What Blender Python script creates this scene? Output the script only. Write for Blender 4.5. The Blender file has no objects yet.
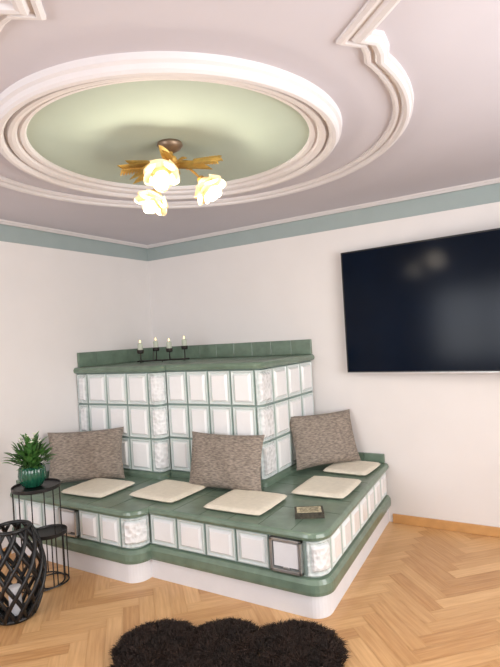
import bpy, math, random
from mathutils import Vector, Matrix
random.seed(7)
scene=bpy.context.scene
try: scene.view_settings.view_transform='Standard'
except Exception: pass
CEIL=2.55

# ---------------------------------------------------------------- materials
def lin(c):
    return tuple((x/255/12.92) if x/255<=0.04045 else ((x/255+0.055)/1.055)**2.4 for x in c)
def mat(name,rgb,rough=0.6,var=0.06,scale=8,bump=0.0,bscale=60,metal=0.0,spec=0.5,emit=None,estr=0,coat=0.0):
    m=bpy.data.materials.new(name); m.use_nodes=True
    nt=m.node_tree; b=nt.nodes['Principled BSDF']
    c=lin(rgb)
    tc=nt.nodes.new('ShaderNodeTexCoord')
    n=nt.nodes.new('ShaderNodeTexNoise'); n.inputs['Scale'].default_value=scale; n.inputs['Detail'].default_value=4
    nt.links.new(tc.outputs['Object'],n.inputs['Vector'])
    r=nt.nodes.new('ShaderNodeValToRGB')
    r.color_ramp.elements[0].position=.3; r.color_ramp.elements[1].position=.7
    r.color_ramp.elements[0].color=tuple(x*(1-var) for x in c)+(1,)
    r.color_ramp.elements[1].color=tuple(min(1,x*(1+var)) for x in c)+(1,)
    nt.links.new(n.outputs['Fac'],r.inputs['Fac']); nt.links.new(r.outputs['Color'],b.inputs['Base Color'])
    b.inputs['Roughness'].default_value=rough; b.inputs['Metallic'].default_value=metal
    b.inputs['Specular IOR Level'].default_value=spec
    if coat: b.inputs['Coat Weight'].default_value=coat
    if bump:
        n2=nt.nodes.new('ShaderNodeTexNoise'); n2.inputs['Scale'].default_value=bscale; n2.inputs['Detail'].default_value=5
        nt.links.new(tc.outputs['Object'],n2.inputs['Vector'])
        bp=nt.nodes.new('ShaderNodeBump'); bp.inputs['Strength'].default_value=bump; bp.inputs['Distance'].default_value=.01
        nt.links.new(n2.outputs['Fac'],bp.inputs['Height']); nt.links.new(bp.outputs['Normal'],b.inputs['Normal'])
    if emit:
        b.inputs['Emission Color'].default_value=lin(emit)+(1,); b.inputs['Emission Strength'].default_value=estr
    return m
M={}
M['wall']=mat('wall_plaster',(230,226,225),.9,.015,3,.05,120)
M['ceil']=mat('ceiling_plaster',(200,196,204),.9,.015,3)
M['stucco']=mat('stucco_white',(216,212,214),.7,.01)
M['cgreen']=mat('medallion_green',(176,190,178),.85,.02,5)
M['band']=mat('band_green',(158,171,171),.85,.03,6)
M['green']=mat('green_glaze',(106,126,110),.30,.16,14,.08,30,coat=.2)
M['greenlight']=mat('grout_green',(165,184,178),.6,.06,20)
M['plinth']=mat('plinth_white',(226,226,230),.8,.02,10,.05,80)
M['wood']=mat('baseboard_oak',(205,155,98),.5,.1,10)
M['black']=mat('black_metal',(18,18,20),.4,.1,20)
M['iron']=mat('dark_iron',(45,40,38),.5,.2,30,metal=.4)
M['chrome']=mat('brushed_steel',(200,200,200),.3,.05,30,metal=.8)
M['dark']=mat('dark_void',(110,114,112),.5,.1,30)
M['pad']=mat('fleece_cream',(231,223,206),.95,.05,30,.6,180)
M['candle']=mat('candle_wax',(190,196,180),.6,.04,20)
M['flame']=mat('flame',(255,220,150),.6,.01,20,emit=(255,215,140),estr=4)
M['pot']=mat('pot_green',(25,82,62),.25,.2,30,coat=.4)
M['leaf']=mat('leaf_green',(76,122,58),.5,.3,25)
M['petal']=mat('petal_white',(232,236,214),.7,.04,25)
M['gold']=mat('gilded_leaf',(206,166,88),.40,.2,30,metal=.35)
M['bronze']=mat('bronze_canopy',(128,108,90),.4,.15,30,metal=.5)
M['bezel']=mat('tv_bezel',(10,10,12),.3,.05,30)
M['page']=mat('page_paper',(200,190,165),.9,.06,90)
M['cover']=mat('book_cover',(62,58,48),.6,.5,60)
M['cover2']=mat('book_label',(190,180,150),.6,.45,70)
M['fur']=mat('black_sheepskin',(38,23,15),.75,.5,12)
M['winframe']=mat('window_frame_white',(235,235,232),.5,.01)
M['screen']=mat('tv_screen',(4,14,30),.16,.25,1.6,spec=.10)
def fabric():
    m=mat('grey_weave',(143,132,122),.95,.45,45,.5,220)
    nt=m.node_tree; n=[x for x in nt.nodes if x.type=='TEX_NOISE'][0]
    mp=nt.nodes.new('ShaderNodeMapping'); mp.inputs['Scale'].default_value=(.8,3,1)
    tc=[x for x in nt.nodes if x.type=='TEX_COORD'][0]
    nt.links.new(tc.outputs['Object'],mp.inputs['Vector']); nt.links.new(mp.outputs['Vector'],n.inputs['Vector'])
    return m
M['fabric']=fabric()
def tilemat(name,relief):
    m=bpy.data.materials.new(name); m.use_nodes=True; nt=m.node_tree; b=nt.nodes['Principled BSDF']
    a=nt.nodes.new('ShaderNodeAttribute'); a.attribute_name='glaze'
    r=nt.nodes.new('ShaderNodeValToRGB'); cr=r.color_ramp
    cr.elements[0].position=0; cr.elements[0].color=lin((130,154,146))+(1,)
    cr.elements[1].position=1; cr.elements[1].color=lin((240,241,243))+(1,)
    e=cr.elements.new(.4); e.color=lin((190,205,202))+(1,)
    e=cr.elements.new(.7); e.color=lin((222,229,230))+(1,)
    nt.links.new(a.outputs['Fac'],r.inputs['Fac'])
    tc=nt.nodes.new('ShaderNodeTexCoord')
    v=nt.nodes.new('ShaderNodeTexVoronoi' if relief else 'ShaderNodeTexNoise'); v.inputs['Scale'].default_value=32 if relief else 14
    nt.links.new(tc.outputs['Object'],v.inputs['Vector'])
    bp=nt.nodes.new('ShaderNodeBump'); bp.inputs['Strength'].default_value=.8 if relief else .25; bp.inputs['Distance'].default_value=.012
    nt.links.new(v.outputs[0],bp.inputs['Height']); nt.links.new(bp.outputs['Normal'],b.inputs['Normal'])
    if relief:
        mx=nt.nodes.new('ShaderNodeMix'); mx.data_type='RGBA'; mx.blend_type='MULTIPLY'; mx.inputs[0].default_value=.20
        nt.links.new(r.outputs['Color'],mx.inputs[6]); nt.links.new(v.outputs[0],mx.inputs[7]); nt.links.new(mx.outputs[2],b.inputs['Base Color'])
    else: nt.links.new(r.outputs['Color'],b.inputs['Base Color'])
    b.inputs['Roughness'].default_value=.14
    b.inputs['Coat Weight'].default_value=.3
    return m
M['tile']=tilemat('white_glazed_tile',False); M['tiler']=tilemat('relief_glazed_tile',True)
# parquet
m=bpy.data.materials.new('oak_parquet'); m.use_nodes=True; nt=m.node_tree; b=nt.nodes['Principled BSDF']
a=nt.nodes.new('ShaderNodeAttribute'); a.attribute_name='tone'
uv=nt.nodes.new('ShaderNodeUVMap')
mp=nt.nodes.new('ShaderNodeMapping'); mp.inputs['Scale'].default_value=(3,45,1)
n=nt.nodes.new('ShaderNodeTexNoise'); n.inputs['Scale'].default_value=1.5; n.inputs['Detail'].default_value=6
nt.links.new(uv.outputs['UV'],mp.inputs['Vector']); nt.links.new(mp.outputs['Vector'],n.inputs['Vector'])
add=nt.nodes.new('ShaderNodeMath'); add.operation='MULTIPLY_ADD'; add.inputs[1].default_value=.7
nt.links.new(n.outputs['Fac'],add.inputs[0])
ml=nt.nodes.new('ShaderNodeMath'); ml.operation='MULTIPLY'; ml.inputs[1].default_value=.40
nt.links.new(a.outputs['Fac'],ml.inputs[0]); nt.links.new(ml.outputs[0],add.inputs[2])
r=nt.nodes.new('ShaderNodeValToRGB'); r.color_ramp.elements[0].position=.15; r.color_ramp.elements[1].position=.9
r.color_ramp.elements[0].color=lin((172,120,70))+(1,); r.color_ramp.elements[1].color=lin((227,184,132))+(1,)
nt.links.new(add.outputs[0],r.inputs['Fac']); nt.links.new(r.outputs['Color'],b.inputs['Base Color'])
b.inputs['Roughness'].default_value=.36
M['parquet']=m
# lamp glass: softly glowing opal
m=mat('opal_glass',(236,222,190),.35,.02,10,emit=(255,206,110),estr=.5)
nt=m.node_tree; b=nt.nodes['Principled BSDF']
lw=nt.nodes.new('ShaderNodeLayerWeight'); lw.inputs['Blend'].default_value=.45
rr=nt.nodes.new('ShaderNodeMapRange'); rr.inputs['To Min'].default_value=.48; rr.inputs['To Max'].default_value=.05
nt.links.new(lw.outputs['Facing'],rr.inputs['Value']); nt.links.new(rr.outputs[0],b.inputs['Emission Strength'])
M['opal']=m
M['bulb']=mat('bulb_glow',(255,245,215),.3,.01,10,emit=(255,240,200),estr=2)

# ---------------------------------------------------------------- mesh builder
class B:
    def __init__(s): s.v=[];s.f=[];s.m=[];s.mats=[];s.attr={}
    def mi(s,k):
        if k not in s.mats: s.mats.append(k)
        return s.mats.index(k)
    def add(s,vs,fs,k):
        o=len(s.v); s.v+= [tuple(v) for v in vs]; i=s.mi(k)
        for f in fs: s.f.append(tuple(o+x for x in f)); s.m.append(i)
        return o
    def box(s,a,b,k):
        (x0,y0,z0),(x1,y1,z1)=a,b
        vs=[(x0,y0,z0),(x1,y0,z0),(x1,y1,z0),(x0,y1,z0),(x0,y0,z1),(x1,y0,z1),(x1,y1,z1),(x0,y1,z1)]
        s.add(vs,[(0,3,2,1),(4,5,6,7),(0,1,5,4),(1,2,6,5),(2,3,7,6),(3,0,4,7)],k)
    def obox(s,c,ax,ay,az,h,k):
        c=Vector(c);vs=[]
        for sz in(-1,1):
            for sx,sy in((-1,-1),(1,-1),(1,1),(-1,1)):
                vs.append(c+Vector(ax)*sx*h[0]+Vector(ay)*sy*h[1]+Vector(az)*sz*h[2])
        s.add(vs,[(0,3,2,1),(4,5,6,7),(0,1,5,4),(1,2,6,5),(2,3,7,6),(3,0,4,7)],k)
    def prism(s,pts,levels,k):
        n=len(pts); vs=[]
        for P,z in levels: vs+=[(x,y,z) for x,y in P]
        fs=[]
        for l in range(len(levels)-1):
            for i in range(n):
                j=(i+1)%n; fs.append((l*n+i,l*n+j,(l+1)*n+j,(l+1)*n+i))
        fs.append(tuple(range(n-1,-1,-1))); L=(len(levels)-1)*n; fs.append(tuple(L+i for i in range(n)))
        s.add(vs,fs,k)
    def revolve(s,c,prof,k,n=32,axis=None,a0=0,scal=None):
        ax=Vector(axis or (0,0,1)).normalized()
        t=Vector((1,0,0)) if abs(ax.x)<.9 else Vector((0,1,0))
        e1=(t-ax*t.dot(ax)).normalized(); e2=ax.cross(e1)
        vs=[];c=Vector(c)
        for r,h in prof:
            for i in range(n):
                a=a0+2*math.pi*i/n
                q=scal(a,r,h) if scal else (r,h)
                vs.append(c+e1*math.cos(a)*q[0]+e2*math.sin(a)*q[0]+ax*q[1])
        fs=[]
        for l in range(len(prof)-1):
            for i in range(n):
                j=(i+1)%n; fs.append((l*n+i,l*n+j,(l+1)*n+j,(l+1)*n+i))
        s.add(vs,fs,k)
    def tube(s,pts,rad,k,n=8,closed=False):
        pts=[Vector(p) for p in pts]; N=len(pts); vs=[]
        prev=None
        for i,p in enumerate(pts):
            if closed: d=(pts[(i+1)%N]-pts[i-1])
            else: d=pts[min(i+1,N-1)]-pts[max(i-1,0)]
            d.normalize()
            if prev is None:
                t=Vector((0,0,1)) if abs(d.z)<.9 else Vector((1,0,0)); e=(t-d*t.dot(d)).normalized()
            else: e=(prev-d*prev.dot(d)).normalized()
            prev=e; g=d.cross(e)
            r=rad[i] if isinstance(rad,(list,tuple)) else rad
            for j in range(n):
                a=2*math.pi*j/n; vs.append(p+e*math.cos(a)*r+g*math.sin(a)*r)
        fs=[]
        for i in range(N if closed else N-1):
            i2=(i+1)%N
            for j in range(n):
                j2=(j+1)%n; fs.append((i*n+j,i*n+j2,i2*n+j2,i2*n+j))
        if not closed:
            fs.append(tuple(range(n-1,-1,-1))); fs.append(tuple((N-1)*n+j for j in range(n)))
        s.add(vs,fs,k)
    def warp(s):
        out=[]
        for x,y,z in s.v:
            w=min(1,max(0,(x-1.9)/.5)); out.append((x-.072*(y+1.5)*w,y,z))
        s.v=out; return s
    def obj(s,name,parent=None,smooth=False,bevel=0):
        me=bpy.data.meshes.new(name); me.from_pydata(s.v,[],s.f)
        for k in s.mats: me.materials.append(M[k])
        for i,p in enumerate(me.polygons): p.material_index=s.m[i]; p.use_smooth=smooth
        for an,vals in s.attr.items():
            a=me.attributes.new(an,'FLOAT','POINT'); a.data.foreach_set('value',vals)
        me.update()
        o=bpy.data.objects.new(name,me); scene.collection.objects.link(o)
        if bevel:
            md=o.modifiers.new('bevel','BEVEL'); md.width=bevel; md.segments=3; md.limit_method='ANGLE'; md.angle_limit=math.radians(40)
        if parent: o.parent=parent
        return o
def empty(name,loc=(0,0,0)):
    e=bpy.data.objects.new(name,None); scene.collection.objects.link(e); e.empty_display_size=.1
    return e

# ---------------------------------------------------------------- room shell
XE=4.9; YB=-5.6
fl=B(); fl.box((-.15,YB-.15,-.1),(XE+.15,.15,-.012),'wood')
W=.09;n_=5;Lp=W*n_
ca,sa=math.cos(math.pi/4),math.sin(math.pi/4)
vs=[];fs=[];uvs=[];tone=[]
g=.0009
def plank(cx,cy,w,h):
    rc=[(cx*W+g,cy*W+g),((cx+w)*W-g,cy*W+g),((cx+w)*W-g,(cy+h)*W-g),(cx*W+g,(cy+h)*W-g)]
    P=[(x*ca-y*sa+2.4,x*sa+y*ca-2.8) for x,y in rc]
    mx=sum(p[0] for p in P)/4; my=sum(p[1] for p in P)/4
    if mx<-.2 or mx>XE+.2 or my>.2 or my<YB-.2: return
    o=len(vs); vs.extend([(x,y,0) for x,y in P]); fs.append((o,o+1,o+2,o+3))
    t=random.random(); tone.extend([t]*4); u0=random.random()*50
    L=Lp
    if w>h: uvs.extend([(u0,u0),(u0+L,u0),(u0+L,u0+W),(u0,u0+W)])
    else: uvs.extend([(u0,u0+W),(u0,u0),(u0+L,u0),(u0+L,u0+W)])
for j in range(-14,15):
    for k in range(-70,70):
        x=k+j*n_; y=k-j*n_
        if abs(x)<90 and abs(y)<90:
            plank(x,y,n_,1); plank(x+n_,y-n_+1,1,n_)
me=bpy.data.meshes.new('floor'); me.from_pydata(vs,[],fs)
me.materials.append(M['parquet'])
a=me.attributes.new('tone','FLOAT','POINT'); a.data.foreach_set('value',tone)
ul=me.uv_layers.new(name='UVMap')
for i,l in enumerate(me.loops): ul.data[i].uv=uvs[l.vertex_index]
fo=bpy.data.objects.new('floor',me); scene.collection.objects.link(fo)
so=fl.obj('subfloor'); so.parent=fo

b=B(); b.box((-.15,YB-.15,CEIL),(XE+.15,.15,CEIL+.12),'ceil'); b.obj('ceiling')
b=B(); b.box((-.25,YB-.25,-.05),(0,.25,CEIL),'wall'); b.obj('wall_left')
b=B(); b.box((0,0,-.05),(XE,.25,CEIL),'wall'); b.obj('wall_right')
wx0,wx1,wz0,wz1=.7,2.5,.9,2.2
b=B()
b.box((0,YB-.15,-.05),(wx0,YB,CEIL),'wall'); b.box((wx1,YB-.15,-.05),(XE,YB,CEIL),'wall')
b.box((wx0,YB-.15,-.05),(wx1,YB,wz0),'wall'); b.box((wx0,YB-.15,wz1),(wx1,YB,CEIL),'wall'); b.obj('wall_back')
ey0,ey1=-3.6,-1.2
b=B()
b.box((XE,YB-.15,-.05),(XE+.15,ey0,CEIL),'wall'); b.box((XE,ey1,-.05),(XE+.15,.15,CEIL),'wall')
b.box((XE,ey0,-.05),(XE+.15,ey1,wz0),'wall'); b.box((XE,ey0,wz1),(XE+.15,ey1,CEIL),'wall'); b.obj('wall_east')
b=B()
t=.06
b.box((wx0,YB-.1,wz0),(wx0+t,YB-.04,wz1),'winframe');b.box((wx1-t,YB-.1,wz0),(wx1,YB-.04,wz1),'winframe')
b.box((wx0,YB-.1,wz0),(wx1,YB-.04,wz0+t),'winframe');b.box((wx0,YB-.1,wz1-t),(wx1,YB-.04,wz1),'winframe')
b.box(((wx0+wx1)/2-.04,YB-.1,wz0),((wx0+wx1)/2+.04,YB-.04,wz1),'winframe'); b.obj('window_1')
b=B()
b.box((XE+.04,ey0,wz0),(XE+.1,ey0+t,wz1),'winframe');b.box((XE+.04,ey1-t,wz0),(XE+.1,ey1,wz1),'winframe')
b.box((XE+.04,ey0,wz0),(XE+.1,ey1,wz0+t),'winframe');b.box((XE+.04,ey0,wz1-t),(XE+.1,ey1,wz1),'winframe')
b.box((XE+.04,(ey0+ey1)/2-.04,wz0),(XE+.1,(ey0+ey1)/2+.04,wz1),'winframe'); b.obj('window_2')
b=B(); b.box((.0,-.006,2.40),(XE,0,CEIL),'band'); b.box((0,YB,2.40),(.006,-.006,CEIL),'band'); b.obj('trim_1')
def sweep(b,pts,prof,k,closed=False):
    P=[Vector((x,y)) for x,y in pts];N=len(P);vs=[]
    for i in range(N):
        a=P[i-1] if (i>0 or closed) else None; c=P[(i+1)%N] if (i<N-1 or closed) else None
        d1=(P[i]-a).normalized() if a is not None else None; d2=(c-P[i]).normalized() if c is not None else None
        if d1 is None:d1=d2
        if d2 is None:d2=d1
        n1=Vector((-d1.y,d1.x));n2=Vector((-d2.y,d2.x)); nn=(n1+n2)
        nn=nn/max(.35,nn.dot(n1)) if nn.length>1e-6 else n1
        for o,z in prof: q=P[i]+nn*o; vs.append((q.x,q.y,CEIL-z))
    m_=len(prof);fs=[]
    for i in range(N if closed else N-1):
        i2=(i+1)%N
        for j in range(m_-1): fs.append((i*m_+j,i*m_+j+1,i2*m_+j+1,i2*m_+j))
    b.add(vs,fs,k)
b=B(); crown=[(.0,0),(.0,.012),(-.012,.024),(-.03,.024),(-.04,.012),(-.055,.012),(-.065,0)]
sweep(b,[(XE,-.01),(.01,-.01),(.01,YB)],[(-o,z) for o,z in crown],'stucco'); b.obj('trim_2')
# ceiling medallion
CX,CY=2.02,-1.985
b=B()
DS=.78
prof=[(.69,0),(.69,.018),(.698,.03),(.715,.034),(.722,.022),(.728,.022),(.735,.045),(.752,.054),(.768,.054),(.774,.028),(.782,.028),(.787,.060),(.80,.074),(.818,.074),(.828,.062),(.834,.04),(.846,.03),(.85,0)]
b.revolve((CX,CY,CEIL),[(r,-h*DS) for r,h in prof],'stucco',n=160)
b.revolve((CX,CY,CEIL),[(.0,-.004),(.70,-.004)],'cgreen',n=96)
b.obj('ceiling_medallion')
R0=1.125;A0=-9;A1=279
def pol(r,a): a=math.radians(a); return (CX+r*math.cos(a),CY+r*math.sin(a))
dr=Vector((.75,-.66)).normalized()
c1=Vector((3.11,-2.345)); cm=Vector((3.155,-2.290)); cm2=Vector((3.150,-2.225))
pts=[tuple(c1+dr*1.2),tuple(c1),tuple(cm),tuple(cm2)]
N=90
for i in range(N+1): pts.append(pol(R0,A0+(A1-A0)*i/N))
# reflection across the -45 degree diagonal: (dx,dy)->(-dy,-dx)
for p in (cm2,cm,c1,c1+dr*1.2): pts.append((CX-(p.y-CY),CY-(p.x-CX)))
prof=[(-.045,0),(-.045,.014),(-.034,.026),(-.022,.026),(-.018,.014),(-.007,.016),(0,.036),(.015,.044),(.027,.04),(.034,.022),(.043,.018),(.045,0)]
b=B(); sweep(b,pts,[(-o,z*.78) for o,z in prof],'stucco'); b.obj('trim_3')
b=B(); b.box((2.44,-.018,0),(XE,0,.07),'wood'); b.obj('baseboard_right',bevel=.004)
b=B(); b.box((0,YB,0),(.018,-1.72,.07),'wood'); b.obj('baseboard_left',bevel=.004)

# ---------------------------------------------------------------- tiled stove
def fillet(pts,rads,n=8):
    out=[];N=len(pts)
    for i in range(N):
        p=Vector(pts[i]);r=rads[i]
        if r<=0: out.append(tuple(p));continue
        a=(Vector(pts[i-1])-p).normalized();c=(Vector(pts[(i+1)%N])-p).normalized()
        cen=p+a*r+c*r
        for j in range(n+1):
            t=j/n*math.pi/2
            out.append(tuple(cen-c*r*math.cos(t)-a*r*math.sin(t)))
    return out
Yl,Ym,Xs,Xr=-1.66,-1.53,1.26,2.50
e=.002
def bench(o,r1=.09,r2=.09):
    return fillet([(e,Yl-o),(Xs+o,Yl-o),(Xs+o,Ym-o),(Xr+o,Ym-o),(Xr+o,-e),(e,-e)],[0,r1+o,0,r2+o,0,0])
stove=empty('tiled_stove_bench')
P=bench(0)
b=B(); b.prism(P,[(bench(.012),0),(bench(.012),.125)],'plinth'); b.warp().obj('plinth',stove)
b=B()
b.prism(P,[(bench(.015),.125),(bench(.032),.13),(bench(.036),.15),(bench(.034),.19),(bench(.02),.212),(bench(0),.216)],'green')
b.warp().obj('base_band',stove)
b=B(); b.prism(P,[(bench(-.004),.21),(bench(-.004),.425)],'greenlight'); b.warp().obj('bench_core',stove)
b=B(); b.prism(P,[(bench(.008),.42),(bench(.03),.428),(bench(.036),.445),(bench(.03),.462),(bench(.02),.47)],'green')
b.warp().obj('bench_seat',stove)
tb=B(); tb.attr['glaze']=[]
def interp(K,d):
    for (a,x),(c,y) in zip(K,K[1:]):
        if d<=c: return x+(y-x)*(d-a)/(c-a)
    return K[-1][1]
def prof(d): return interp([(0,0),(.005,.009),(.010,.012),(.014,.012),(.022,.004),(.028,.005),(.042,.020),(1,.020)],d)
def glz(d): return interp([(0,0),(.006,.35),(.011,.62),(.014,.66),(.022,.52),(.027,.6),(.033,.95),(.040,1),(9,1)],d)
def tile(path,s0,s1,z0,z1,k='tile'):
    def coords(a,bb):
        L=bb-a; D=[0,.005,.010,.014,.022,.028,.034,.042]
        D=[d for d in D if d<L/2*.98]
        mid=[a+L*t for t in (.35,.42,.5,.58,.65)] if L>.14 else [a+L*.5]
        return [a+d for d in D]+mid+[bb-d for d in reversed(D)]
    S=coords(s0+.002,s1-.002);Z=coords(z0+.002,z1-.002);vs=[];fs=[];gl=[]
    for z in Z:
        for s in S:
            d=min(s-s0-.002,s1-.002-s,z-z0-.002,z1-.002-z); d=max(d,0)
            x,y,nx,ny=path(s);h=prof(d)
            vs.append((x+nx*h,y+ny*h,z)); gl.append(glz(d))
    n=len(S)
    for i in range(len(Z)-1):
        for j in range(n-1): fs.append((i*n+j,i*n+j+1,(i+1)*n+j+1,(i+1)*n+j))
    tb.add(vs,fs,k); tb.attr['glaze']+=gl
def line(p,q,nr):
    p=Vector(p);d=(Vector(q)-p);L=d.length;d/=L
    return (lambda s:(p.x+d.x*s,p.y+d.y*s,nr[0],nr[1])),L
def cornerpath(c,r,pre,post):
    cx,cy=c[0]-r,c[1]+r;A=math.pi/2*r
    def f(s):
        if s<pre: return (cx-pre+s,c[1],0,-1)
        if s<pre+A:
            t=(s-pre)/r; return (cx+r*math.sin(t),cy-r*math.cos(t),math.sin(t),-math.cos(t))
        return (c[0],cy+(s-pre-A),1,0)
    return f,pre+A+post
Zb0,Zb1=.218,.424
frames=[]
f,L=line((0.0,Yl),(1.14,Yl),(0,-1))
tile(f,0,.14,Zb0,Zb1)
for i in range(5):
    if i==2: frames.append((.14+.2*(i+.5),Yl)); continue
    tile(f,.14+.2*i,.34+.2*i,Zb0,Zb1)
f,L=cornerpath((Xs,Yl),.09,.03,.04); tile(f,0,L,Zb0,Zb1,'tiler')
x0,x1=Xs+.02,2.405
f,L=line((x0,Ym),(x1,Ym),(0,-1))
for i in range(5):
    if i==4: frames.append((x0+L*(i+.5)/5,Ym)); continue
    tile(f,L*i/5,L*(i+1)/5,Zb0,Zb1)
f,L=cornerpath((Xr,Ym),.09,.005,.03); tile(f,0,L,Zb0,Zb1,'tiler')
f,L=line((Xr,Ym+.12),(Xr,-.01),(1,0))
for i in range(7): tile(f,L*i/7,L*(i+1)/7,Zb0,Zb1)
# upper block
Ul,Um,Us,Ur=-1.0,-.90,.93,1.80
def upper(o,r=.05):
    return fillet([(e,Ul-o),(Us+o,Ul-o),(Us+o,Um-o),(Ur+o,Um-o),(Ur+o,-e),(e,-e)],[0,r+o,0,r*.7+o,0,0])
b=B(); b.prism(upper(0),[(upper(-.004),.46),(upper(-.004),1.32)],'greenlight'); b.obj('stove_core',stove)
b=B(); b.prism(upper(0),[(upper(.02),.468),(upper(.02),.5),(upper(.0),.515)],'green'); b.obj('stove_foot_band',stove)
b=B(); b.prism(upper(0),[(upper(.012),1.312),(upper(.032),1.32),(upper(.038),1.34),(upper(.03),1.358),(upper(.02),1.365)],'green'); b.obj('stove_ledge',stove)
rows=3;zb=.515;rh=(1.312-zb)/rows
for r in range(rows):
    z0=zb+rh*r;z1=z0+rh
    f,L=line((0,Ul),(.136,Ul),(0,-1)); tile(f,0,L,z0,z1,'tiler')
    f,L=line((.136,Ul),(.836,Ul),(0,-1))
    for i in range(3): tile(f,L*i/3,L*(i+1)/3,z0,z1)
    f,L=cornerpath((Us,Ul),.05,.044,.05); tile(f,0,L,z0,z1,'tiler')
    f,L=line((Us+.012,Um),(Ur-.035,Um),(0,-1))
    for i in range(4): tile(f,L*i/4,L*(i+1)/4,z0,z1)
    f,L=cornerpath((Ur,Um),.035,0,.15); tile(f,0,L,z0,z1,'tiler')
    f,L=line((Ur,Um+.185),(Ur,-.01),(1,0))
    for i in range(3): tile(f,L*i/3,L*(i+1)/3,z0,z1)
tb.warp().obj('glazed_tiles',stove)
b=B()
x=.03
while x<1.80:
    w=min(.2,1.82-x); b.box((x+.001,-.028,1.366),(x+w-.001,-.001,1.495),'green'); x+=.2
y=-.99
while y<-.04:
    w=min(.2,-.03-y); b.box((.001,y+.001,1.366),(.028,y+w-.001,1.495),'green'); y+=.2
x=1.83
while x<2.38:
    w=min(.2,2.40-x); b.box((x+.001,-.026,.471),(x+w-.001,-.001,.545),'green'); x+=.2
y=-1.64
while y<-1.04:
    w=min(.2,-1.02-y); b.box((.001,y+.001,.471),(.026,y+w-.001,.545),'green'); y+=.2
b.obj('backsplash_tiles',stove,bevel=.004)
M['joint']=mat('joint_dark',(82,101,87),.6,.1,30)
b=B()
for i in range(1,6):
    x=.21*i; b.box((x-.002,Yl-.015,.4695),(x+.002,-1.02,.4708),'joint')
for i in range(0,6):
    x=1.28+.21*i; b.box((x-.002,Ym-.015,.4695),(x+.002,-.92 if x<1.8 else -1.2,.4708),'joint')
b.box((.003,-1.33,.4695),(1.2,-1.326,.4708),'joint'); b.box((1.2,-1.22,.4695),(Xr+.01,-1.216,.4708),'joint')
for i in range(1,6):
    y=-1.2+.21*i; b.box((1.82,y-.002,.4695),(Xr+.01,y+.002,.4708),'joint')
for i in range(1,9):
    x=.21*i; b.box((x-.002,(Ul if x<.9 else Um)-.015,1.3645),(x+.002,-.03,1.3658),'joint')
for y in(-.3,-.6): b.box((.03,y,1.3645),(Ur+.015,y+.004,1.3658),'joint')
b.warp().obj('tile_joints',stove)
b=B()
for (x,y) in frames:
    w,z0,z1=.098,.228,.416
    if y==Yl: w=.09
    b.box((x-w,y-.03,z0),(x-w+.016,y,z1),'chrome');b.box((x+w-.016,y-.03,z0),(x+w,y,z1),'chrome')
    b.box((x-w,y-.03,z0),(x+w,y,z0+.016),'chrome');b.box((x-w,y-.03,z1-.016),(x+w,y,z1),'chrome')
    b.box((x-w+.01,y-.012,z0+.01),(x+w-.01,y-.002,z1-.01),'dark')
    b.box((x-w+.022,y-.022,z0+.030),(x+w-.022,y-.01,z1-.024),'plinth')
    b.box((x-.02,y-.026,z0+.02),(x+.02,y-.018,z0+.03),'chrome')
b.obj('hatch_frames',stove,bevel=.002)

# ---------------------------------------------------------------- seat pads
def pad(name,c,sx,sy,rot):
    b=B();N=22;vs=[];fs=[]
    for side in(1,-1):
        for i in range(N+1):
            for j in range(N+1):
                u=-1+2*i/N;v=-1+2*j/N
                x,y=u*sx/2*(1-.05*v**4*abs(u)),v*sy/2*(1-.05*u**4*abs(v))
                m_=max(abs(u),abs(v)); h=.017*(1-max(0,(m_-.80)/.20)**2.5)+random.uniform(-.0008,.0008)
                x2=x*math.cos(rot)-y*math.sin(rot);y2=x*math.sin(rot)+y*math.cos(rot)
                zz=.017+(h if side>0 else -h*.95)
                vs.append((x2,y2,zz))
    n=N+1
    for s_ in(0,1):
        o=s_*n*n
        for i in range(N):
            for j in range(N):
                f=(o+i*n+j,o+(i+1)*n+j,o+(i+1)*n+j+1,o+i*n+j+1); fs.append(f if s_==0 else f[::-1])
    b.add(vs,fs,'pad'); o=b.obj(name,smooth=True); o.location=(c[0],c[1],.4712)
    return o
pad('seat_pad',(.65,-1.40),.42,.38,.05)
pad('seat_pad',(1.22,-1.27),.42,.40,-.04)
pad('seat_pad',(1.87,-1.27),.43,.40,.02)
pad('seat_pad',(2.235,-.80),.38,.42,.04)
pad('seat_pad',(2.22,-.27),.36,.36,-.02)

# ---------------------------------------------------------------- cushions
def cushion(name,base,Wd,Bd,lean,w,h,th=.15,roll=0):
    Wv=Vector((Wd[0],Wd[1],0)).normalized(); Bv=Vector((Bd[0],Bd[1],0)).normalized()
    U=Vector((0,0,1))*math.cos(lean)+Bv*math.sin(lean); Nn=Wv.cross(U).normalized()
    if roll:
        q=Matrix.Rotation(roll,3,Nn); Wv=q@Wv; U=q@U
    b=B();N=26;vs=[];fs=[]
    for side in(1,-1):
        for i in range(N+1):
            for j in range(N+1):
                u=-1+2*i/N;v=-1+2*j/N
                px=u*(1-.07*(1-abs(v)**2.0)*abs(u)**3)*w/2
                py=v*(1-.07*(1-abs(u)**2.0)*abs(v)**3)*h/2
                t=th/2*((1-u**4)*(1-v**4))**.55
                t+=.008*math.sin(7*u+3*v)*(1-u*u)*(1-v*v)
                vs.append((px,py,side*t))
    n=N+1
    for s_ in(0,1):
        o=s_*n*n
        for i in range(N):
            for j in range(N):
                f=(o+i*n+j,o+(i+1)*n+j,o+(i+1)*n+j+1,o+i*n+j+1); fs.append(f if s_==0 else f[::-1])
    b.add(vs,fs,'fabric'); o=b.obj(name,smooth=True)
    c=Vector(base)+U*h/2*.98
    mt=Matrix.Identity(4)
    for r in range(3): mt[r][0]=Wv[r];mt[r][1]=U[r];mt[r][2]=Nn[r];mt[r][3]=c[r]
    o.matrix_world=mt
    return o
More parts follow.
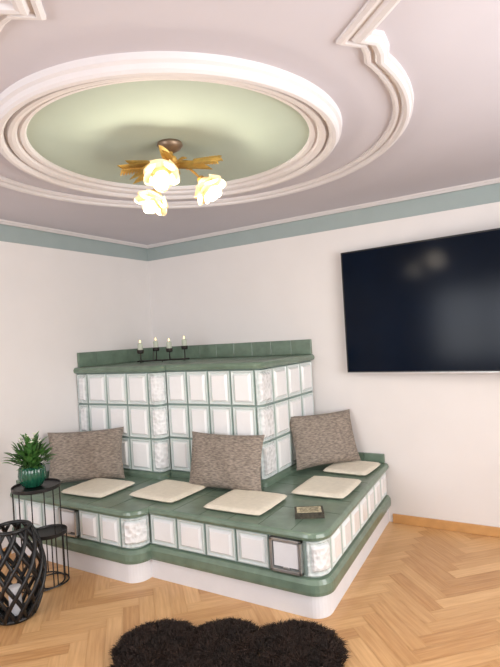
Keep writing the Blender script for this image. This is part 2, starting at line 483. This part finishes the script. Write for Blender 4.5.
cushion('throw_pillow',(.39,-1.29,.478),(.78,.62),(-.62,.78),.22,.60,.41)
cushion('throw_pillow',(1.57,-1.09,.478),(1,.03),(-.03,1),.22,.62,.40)
cushion('throw_pillow',(2.06,-.33,.508),(.62,.78),(-.78,.62),.32,.57,.42,.14)

# ---------------------------------------------------------------- book
b=B(); ax=Vector((.88,.47,0)).normalized(); ay=Vector((-ax.y,ax.x,0)); az=Vector((0,0,1)); c=Vector((2.33,-1.30,.4712))
b.obox(c+az*.002,ax,ay,az,(.085,.062,.002),'cover'); b.obox(c+az*.016,ax,ay,az,(.082,.059,.012),'page')
b.obox(c+az*.030,ax,ay,az,(.085,.062,.002),'cover'); b.obox(c-ay*.0615+az*.016,ax,ay,az,(.085,.002,.016),'cover')
b.obox(c+az*.0322,ax,ay,az,(.072,.050,.0004),'cover2')
for i in range(4): b.obox(c+az*.0328+ay*(-.03+.02*i),ax,ay,az,(.055,.003,.0003),'cover')
b.obj('book')

# ---------------------------------------------------------------- candle holder
b=B(); c0=Vector((.40,-.60,1.3665)); dd=Vector((.854,.521,0))
nn=Vector((-.521,.854,0))
for i in range(4):
    p=c0+dd*(.13*i)+nn*(.03 if i%2 else -.03)
    hz=.056+.014*(i%2)
    q=p+Vector((0,0,hz))
    b.revolve(q,[(.0,.03),(.026,.03),(.030,.04),(.032,.064),(.029,.064),(.026,.045)],'iron',20)
    b.revolve(q,[(.022,.045),(.023,.06),(.023,.118),(.020,.123),(.002,.121)],'candle',20)
    b.tube([q+Vector((0,0,.121)),q+Vector((0,0,.129))],.0015,'iron',6)
    b.revolve(q,[(.0005,.127),(.004,.132),(.005,.137),(.003,.145),(.0004,.154)],'flame',10)
    b.tube([q+Vector((0,0,.03)),p+Vector((0,0,.03)),c0+dd*(.13*i)+Vector((0,0,.018))],.005,'iron')
b.tube([c0+dd*(-.04+.47*t/20)+nn*.02*math.sin(t)+Vector((0,0,.016)) for t in range(21)],.007,'iron')
for i in(0,1.5,3):
    p=c0+dd*(.13*i); b.tube([p-nn*.05+Vector((0,0,.005)),p+Vector((0,0,.018)),p+nn*.05+Vector((0,0,.005))],.0045,'iron')
b.obj('candle_holder',smooth=True)

# ---------------------------------------------------------------- television
tv=empty('television')
tv.location=(2.16,-.05,.01); tv.rotation_euler=(0,0,math.radians(-5))
tw=1.72;tz0,tz1=1.195,2.175
b=B(); b.box((0,-.03,tz0),(tw,.0,tz1),'bezel'); b.box((.25,0,tz0+.15),(tw-.25,.03,tz1-.25),'bezel')
b.box((0,-.032,tz0),(tw,-.0305,tz0+.006),'chrome')
b.obj('tv_body',tv,bevel=.003)
b=B(); b.box((.012,-.0315,tz0+.014),(tw-.012,-.0302,tz1-.012),'screen'); b.obj('tv_panel',tv)
b=B(); b.box((.7,.03,1.55),(1.0,.075,1.85),'bezel'); b.box((.75,.02,1.6),(.95,.11,1.8),'bezel'); b.obj('tv_wall_bracket',tv)

# ---------------------------------------------------------------- ceiling lamp
lamp=empty('ceiling_lamp')
LX,LY=2.025,-2.02
b=B()
b.revolve((LX,LY,CEIL-.004),[(0.0,0),(.062,0),(.065,-.012),(.052,-.03),(.03,-.042),(.018,-.046),(.0,-.046)],'bronze',32)
b.revolve((LX,LY,CEIL-.045),[(.012,0),(.012,-.02),(.028,-.03),(.034,-.045),(.028,-.06),(.014,-.07),(.020,-.085),(.014,-.10),(.0,-.105)],'gold',24)
rv=Vector((.854,.521,0)); fv=Vector((-.521,.854,0)); zv=Vector((0,0,1))
core=Vector((LX,LY,CEIL-.11))
sb=B(); bulbpos=[]
SC=.76
specs=[(.175,.0,2.315,rv*.55-zv*.80-fv*.25),
       (-.105,.03,2.275,-rv*.35-zv*.9-fv*.30),
       (-.040,-.08,2.375,-fv*.55-zv*.80+rv*.12)]
for r_,f_,z_,ax in specs:
    ax=ax.normalized()
    cen=Vector((LX,LY,0))+rv*r_+fv*f_; cen.z=z_
    p=cen-ax*.055
    end=p-ax*.01
    ctrl=core+(end-core)*.5+Vector((0,0,.05))
    pts=[core*(1-t)**2+ctrl*2*t*(1-t)+end*t*t for t in [i/10 for i in range(11)]]
    b.tube(pts,.006,'gold')
    b.revolve(p-ax*.01,[(.0,0),(.018,0),(.022,.012),(.018,.024)],'gold',16,axis=ax)
    def sc(a,r,h):
        w=max(0,(h-.05)/.05); k=math.cos(5*a)
        return (r*(1+.06*w*k),h+.006*w*k)
    sb.revolve(p+ax*.006,[(a_*SC,h_*SC) for a_,h_ in [(.018,0),(.036,.012),(.050,.035),(.050,.06),(.044,.085),(.044,.10),(.048,.11)]],'opal',60,axis=ax,scal=sc)
    tt=zv if abs(ax.z)<.95 else Vector((1,0,0)); e1=(tt-ax*tt.dot(ax)).normalized(); e2=ax.cross(e1)
    for ring,(np_,hh,r1,off) in enumerate([(4,.128,-.004,0.2),(5,.125,.006,.63),(5,.092,.014,0)]):
        for q in range(np_):
            ac=2*math.pi*q/np_+off; vs=[];fs=[];nu,nv=10,12
            for iv in range(nv+1):
                v=iv/nv
                for iu in range(nu+1):
                    u=-1+2*iu/nu
                    h=.01+hh*v*(1-.32*abs(u)**2.2*v)
                    rad=interp([(0,.02),(.012,.038),(.035,.055),(.06,.060),(.085,.058),(.105,.062),(.14,.076)],h)+r1*v+.009*(1-abs(u))*v+.004*u
                    if v>.75: rad+=.030*((v-.75)/.25)**1.6*(0 if ring==0 else 1)
                    aa=ac+u*.74
                    vs.append(p+ax*(.006+SC*(h-(.020*((v-.82)/.18)**2 if v>.82 and ring else 0)))+(e1*math.cos(aa)+e2*math.sin(aa))*rad*SC)
            for iv in range(nv):
                for iu in range(nu):
                    o=iv*(nu+1)+iu; fs.append((o,o+1,o+nu+2,o+nu+1))
            sb.add(vs,fs,'opal')
    sb.revolve(p+ax*.014,[(a_*SC,h_*SC) for a_,h_ in [(.006,0),(.012,.01),(.02,.035),(.018,.055),(.002,.066)]],'bulb',16,axis=ax)
    bulbpos.append(p+ax*.135)
def leafm(b,base,dirv,up,L,Wd,k,curl=.3,n=8):
    dirv=Vector(dirv).normalized(); side=dirv.cross(Vector(up)).normalized(); u=side.cross(dirv).normalized(); vs=[];fs=[]
    for i in range(n+1):
        t=i/n; w=Wd*math.sin(math.pi*min(1,t*.93+.05))**.8*(1-.3*t)
        if i==n: w=.0008
        c=Vector(base)+dirv*L*t-u*curl*L*t*t
        vs+= [c-side*w+u*w*.35,c,c+side*w+u*w*.35]
    for i in range(n):
        o=i*3; fs+=[(o,o+1,o+4,o+3),(o+1,o+2,o+5,o+4)]
    b.add(vs,fs,k)
leafspec=[(5,.18,.040,.01,.12),(38,.18,.036,.03,.30),(-28,.16,.036,.01,-.05),(62,.13,.030,.03,.3),(150,.17,.036,.02,.25),(176,.20,.040,.01,-.02),(200,.17,.036,-.01,-.22),(225,.14,.032,.0,.0),(265,.10,.028,.03,.5),(300,.13,.032,.01,.15),(80,.085,.028,.03,1.2),(250,.09,.030,.03,1.1)]
for ang,L_,w_,zz,up_ in leafspec:
    a_=math.radians(ang); d=rv*math.cos(a_)+fv*math.sin(a_)
    leafm(b,core+d*.03+Vector((0,0,zz-.03)),d+zv*up_,zv*.60-fv*.80,L_,w_,'gold',.22,10)
for ang,up_ in((0,.08),(22,.22),(-18,-.08),(158,.18),(184,-.08),(205,-.2),(90,.2)):
    a_=math.radians(ang); d=rv*math.cos(a_)+fv*math.sin(a_)+zv*up_
    s0=Vector((-d.y,d.x,0)).normalized()
    for q in range(9):
        for sgn in(-1,1):
            leafm(b,core+d*(.12+.014*q),d+(s0*.7+zv*.7)*sgn,zv*.5-fv*.8,.040,.012,'gold',.2,4)
    b.tube([core+d*.02,core+d*.25],.003,'gold',6)
b.obj('lamp_frame',lamp,smooth=True)
sb.obj('glass_shades',lamp,smooth=True)
for i,p in enumerate(bulbpos):
    l=bpy.data.lights.new('lamp_bulb_%d'%(i+1),'POINT'); l.energy=4.8; l.color=(1,.88,.70); l.shadow_soft_size=.02
    o=bpy.data.objects.new('lamp_bulb_%d'%(i+1),l); o.location=p; scene.collection.objects.link(o); o.parent=lamp

# ---------------------------------------------------------------- side tables
def sidetable(name,c,r,h,rot):
    b=B()
    b.revolve((c[0],c[1],0),[(0,h-.012),(r,h-.012),(r+.003,h-.008),(r+.003,h+.012),(r,h+.012),(r-.003,h),(0,h)],'black',40)
    b.tube([(c[0]+(r-.004)*math.cos(t*math.pi/20),c[1]+(r-.004)*math.sin(t*math.pi/20),.006) for t in range(40)],.005,'black',8,True)
    for k_ in range(3):
        for dlt in(-.28,.28):
            a=rot+2*math.pi*k_/3+dlt; x=c[0]+(r-.004)*math.cos(a);y=c[1]+(r-.004)*math.sin(a)
            b.tube([(x,y,.006),(x,y,h-.01)],.004,'black',8)
    return b.obj(name)
T1=(.64,-1.915);T2=(.69,-1.875)
sidetable('side_table',T1,.15,.640,.4)
sidetable('side_table',T2,.112,.33,1.3)

# ---------------------------------------------------------------- potted plant
plant=empty('potted_plant'); pz=.6405; pc=Vector((T1[0]-.02,T1[1]-.01,pz))
b=B()
def rib(a,r,h): return (r*(1+.03*math.cos(18*a)),h)
b.revolve(pc,[(0,0),(.045,0),(.062,.012),(.082,.05),(.086,.08),(.082,.12),(.074,.14),(.068,.14),(.064,.125),(0,.125)],'pot',72,scal=rib)
b.obj('pot',plant,smooth=True)
b=B()
for i in range(240):
    a=random.uniform(0,2*math.pi); el=random.uniform(.05,1.45); d=Vector((math.cos(a)*math.cos(el)*.95,math.sin(a)*math.cos(el)*.95,math.sin(el)*1.3))
    st=pc+Vector((0,0,.12))+d*random.uniform(.02,.13)
    leafm(b,st,d+Vector((0,0,.3)),(0,0,1),random.uniform(.05,.085),random.uniform(.015,.022),'leaf',random.uniform(.1,.5),6)
for i in range(12):
    a=random.uniform(0,2*math.pi); el=random.uniform(.5,1.5); d=Vector((math.cos(a)*math.cos(el)*.95,math.sin(a)*math.cos(el)*.95,math.sin(el)*1.3))
    c=pc+Vector((0,0,.12))+d*random.uniform(.14,.185)
    b.tube([pc+Vector((0,0,.1)),c],.0015,'leaf',5)
    t1=d.orthogonal().normalized();t2=d.cross(t1)
    for q in range(5):
        aa=q*2*math.pi/5; leafm(b,c,t1*math.cos(aa)+t2*math.sin(aa)+d*.7,d,.020,.008,'petal',.2,4)
b.obj('foliage',plant,smooth=True)

# ---------------------------------------------------------------- lantern
lc=Vector((.86,-2.25,0)); H=.53
def lr(t): return .085+.080*math.sin(math.pi*min(1,max(0,t*.92+.04)))**.8
b=B()
for sgn in(1,-1):
    for k_ in range(11):
        pts=[]
        for i in range(29):
            t=i/28; a=2*math.pi*k_/11+sgn*t*1.9; r=lr(t)+(.005*sgn)
            pts.append(lc+Vector((r*math.cos(a),r*math.sin(a),.012+t*(H-.03))))
        b.tube(pts,.0115,'black',6)
for z,t in((.012,0),(H-.015,1)):
    r=lr(t); b.tube([lc+Vector((r*math.cos(q*math.pi/18),r*math.sin(q*math.pi/18),z)) for q in range(36)],.012,'black',8,True)
b.revolve(lc,[(0,.004),(.085,.004),(.085,.016),(0,.016)],'black',32)
b.revolve(lc,[(.035,.016),(.035,.17),(.031,.175),(0,.172)],'plinth',24)
b.obj('lattice_lantern',smooth=True)

# ---------------------------------------------------------------- sheepskin rug
Mo=Vector((2.03,-1.845,0));ex=Vector((.91,.42,0)).normalized();ey=Vector((.42,-.91,0)).normalized()
blobs=[(-.27,.21,.22,.22),(.06,.18,.20,.20),(.40,.22,.24,.23),(.08,.50,.60,.38),(-.24,.80,.24,.22),(.08,.84,.22,.2),(.40,.80,.24,.22)]
def hgt(x,y):
    h=0
    for cx,cy,rx,ry in blobs:
        d=((x-cx)/rx)**2+((y-cy)/ry)**2
        if d<1: h=max(h,(1-d)**.5*(.11 if rx<.3 else .07))
    return min(h,.10)
b=B();NX=90;vs=[];fs=[];idx={}
gx=lambda i:-.55+1.27*i/NX; gy=lambda j:-.06+1.14*j/NX
for i in range(NX+1):
    for j in range(NX+1):
        x,y=gx(i),gy(j);h=hgt(x,y)
        if h>0: idx[(i,j)]=len(vs); vs.append(Mo+ex*x+ey*y+Vector((0,0,.003+h*.7)))
for i in range(NX):
    for j in range(NX):
        q=[(i,j),(i,j+1),(i+1,j+1),(i+1,j)]
        if all(k in idx for k in q): fs.append(tuple(idx[k] for k in q))
b.add(vs,fs,'fur')
cnt=0;vs=[];fs=[]
while cnt<60000:
    x=random.uniform(-.56,.72);y=random.uniform(-.06,1.08);h=hgt(x,y)
    if h<=0: continue
    cnt+=1
    gxx=(hgt(x+.02,y)-hgt(x-.02,y));gyy=(hgt(x,y+.02)-hgt(x,y-.02))
    out=-(ex*gxx+ey*gyy)*14
    cl=Vector((math.sin(x*55+y*23)*.6,math.cos(y*51-x*21)*.6,0))
    d=(out+cl+Vector((random.uniform(-.35,.35),random.uniform(-.35,.35),.85))).normalized()
    p=Mo+ex*x+ey*y+Vector((0,0,.003+h*.65));L=random.uniform(.024,.046)
    s=d.cross(Vector((random.uniform(-1,1),random.uniform(-1,1),.3))).normalized()*.0017
    mid=p+d*L*.55; tip=p+d*L+Vector((random.uniform(-.016,.016),random.uniform(-.016,.016),-.012))
    if tip.z<.003: tip.z=.003
    if mid.z<.003: mid.z=.003
    o=len(vs); vs+=[p-s,p+s,mid-s*.8,mid+s*.8,tip]; fs+=[(o,o+1,o+3,o+2),(o+2,o+3,o+4)]
b.add(vs,fs,'fur'); b.obj('sheepskin_rug',smooth=True)

# ---------------------------------------------------------------- lights
def area(name,loc,direction,sx,sy,en,col):
    l=bpy.data.lights.new(name,'AREA'); l.shape='RECTANGLE'; l.size=sx;l.size_y=sy;l.energy=en;l.color=col
    o=bpy.data.objects.new(name,l); o.location=loc; o.rotation_euler=Vector(direction).to_track_quat('-Z','Y').to_euler(); scene.collection.objects.link(o)
area('window_daylight_back',((wx0+wx1)/2,YB-.2,(wz0+wz1)/2),(0.1,1,-.05),wx1-wx0,wz1-wz0,84,(.95,.97,1))
area('window_daylight_east',(XE+.2,(ey0+ey1)/2,(wz0+wz1)/2),(-1,0,-.1),ey1-ey0,wz1-wz0,118,(1,.98,.955))
w=bpy.data.worlds.new('world'); scene.world=w; w.use_nodes=True
bg=w.node_tree.nodes['Background']; sky=w.node_tree.nodes.new('ShaderNodeTexSky'); sky.sky_type='HOSEK_WILKIE'
w.node_tree.links.new(sky.outputs[0],bg.inputs[0]); bg.inputs[1].default_value=.6

# ---------------------------------------------------------------- camera
cam=bpy.data.cameras.new('camera'); co=bpy.data.objects.new('camera',cam); scene.collection.objects.link(co)
Rv=Vector((.854,.521,0)).normalized();Z=Vector((0,0,1));Fv=Vector((-.521,.854,0)).normalized()
th=.0589
X=Rv*math.cos(th)-Z*math.sin(th); Y=Rv*math.sin(th)+Z*math.cos(th)
mt=Matrix.Identity(4)
for r in range(3): mt[r][0]=X[r];mt[r][1]=Y[r];mt[r][2]=-Fv[r]
mt[0][3],mt[1][3],mt[2][3]=3.66,-4.035,1.55
co.matrix_world=mt
cam.sensor_fit='HORIZONTAL'; cam.sensor_width=36; cam.lens=36*510/500; cam.shift_y=2.9/500; cam.clip_start=.05
scene.camera=co
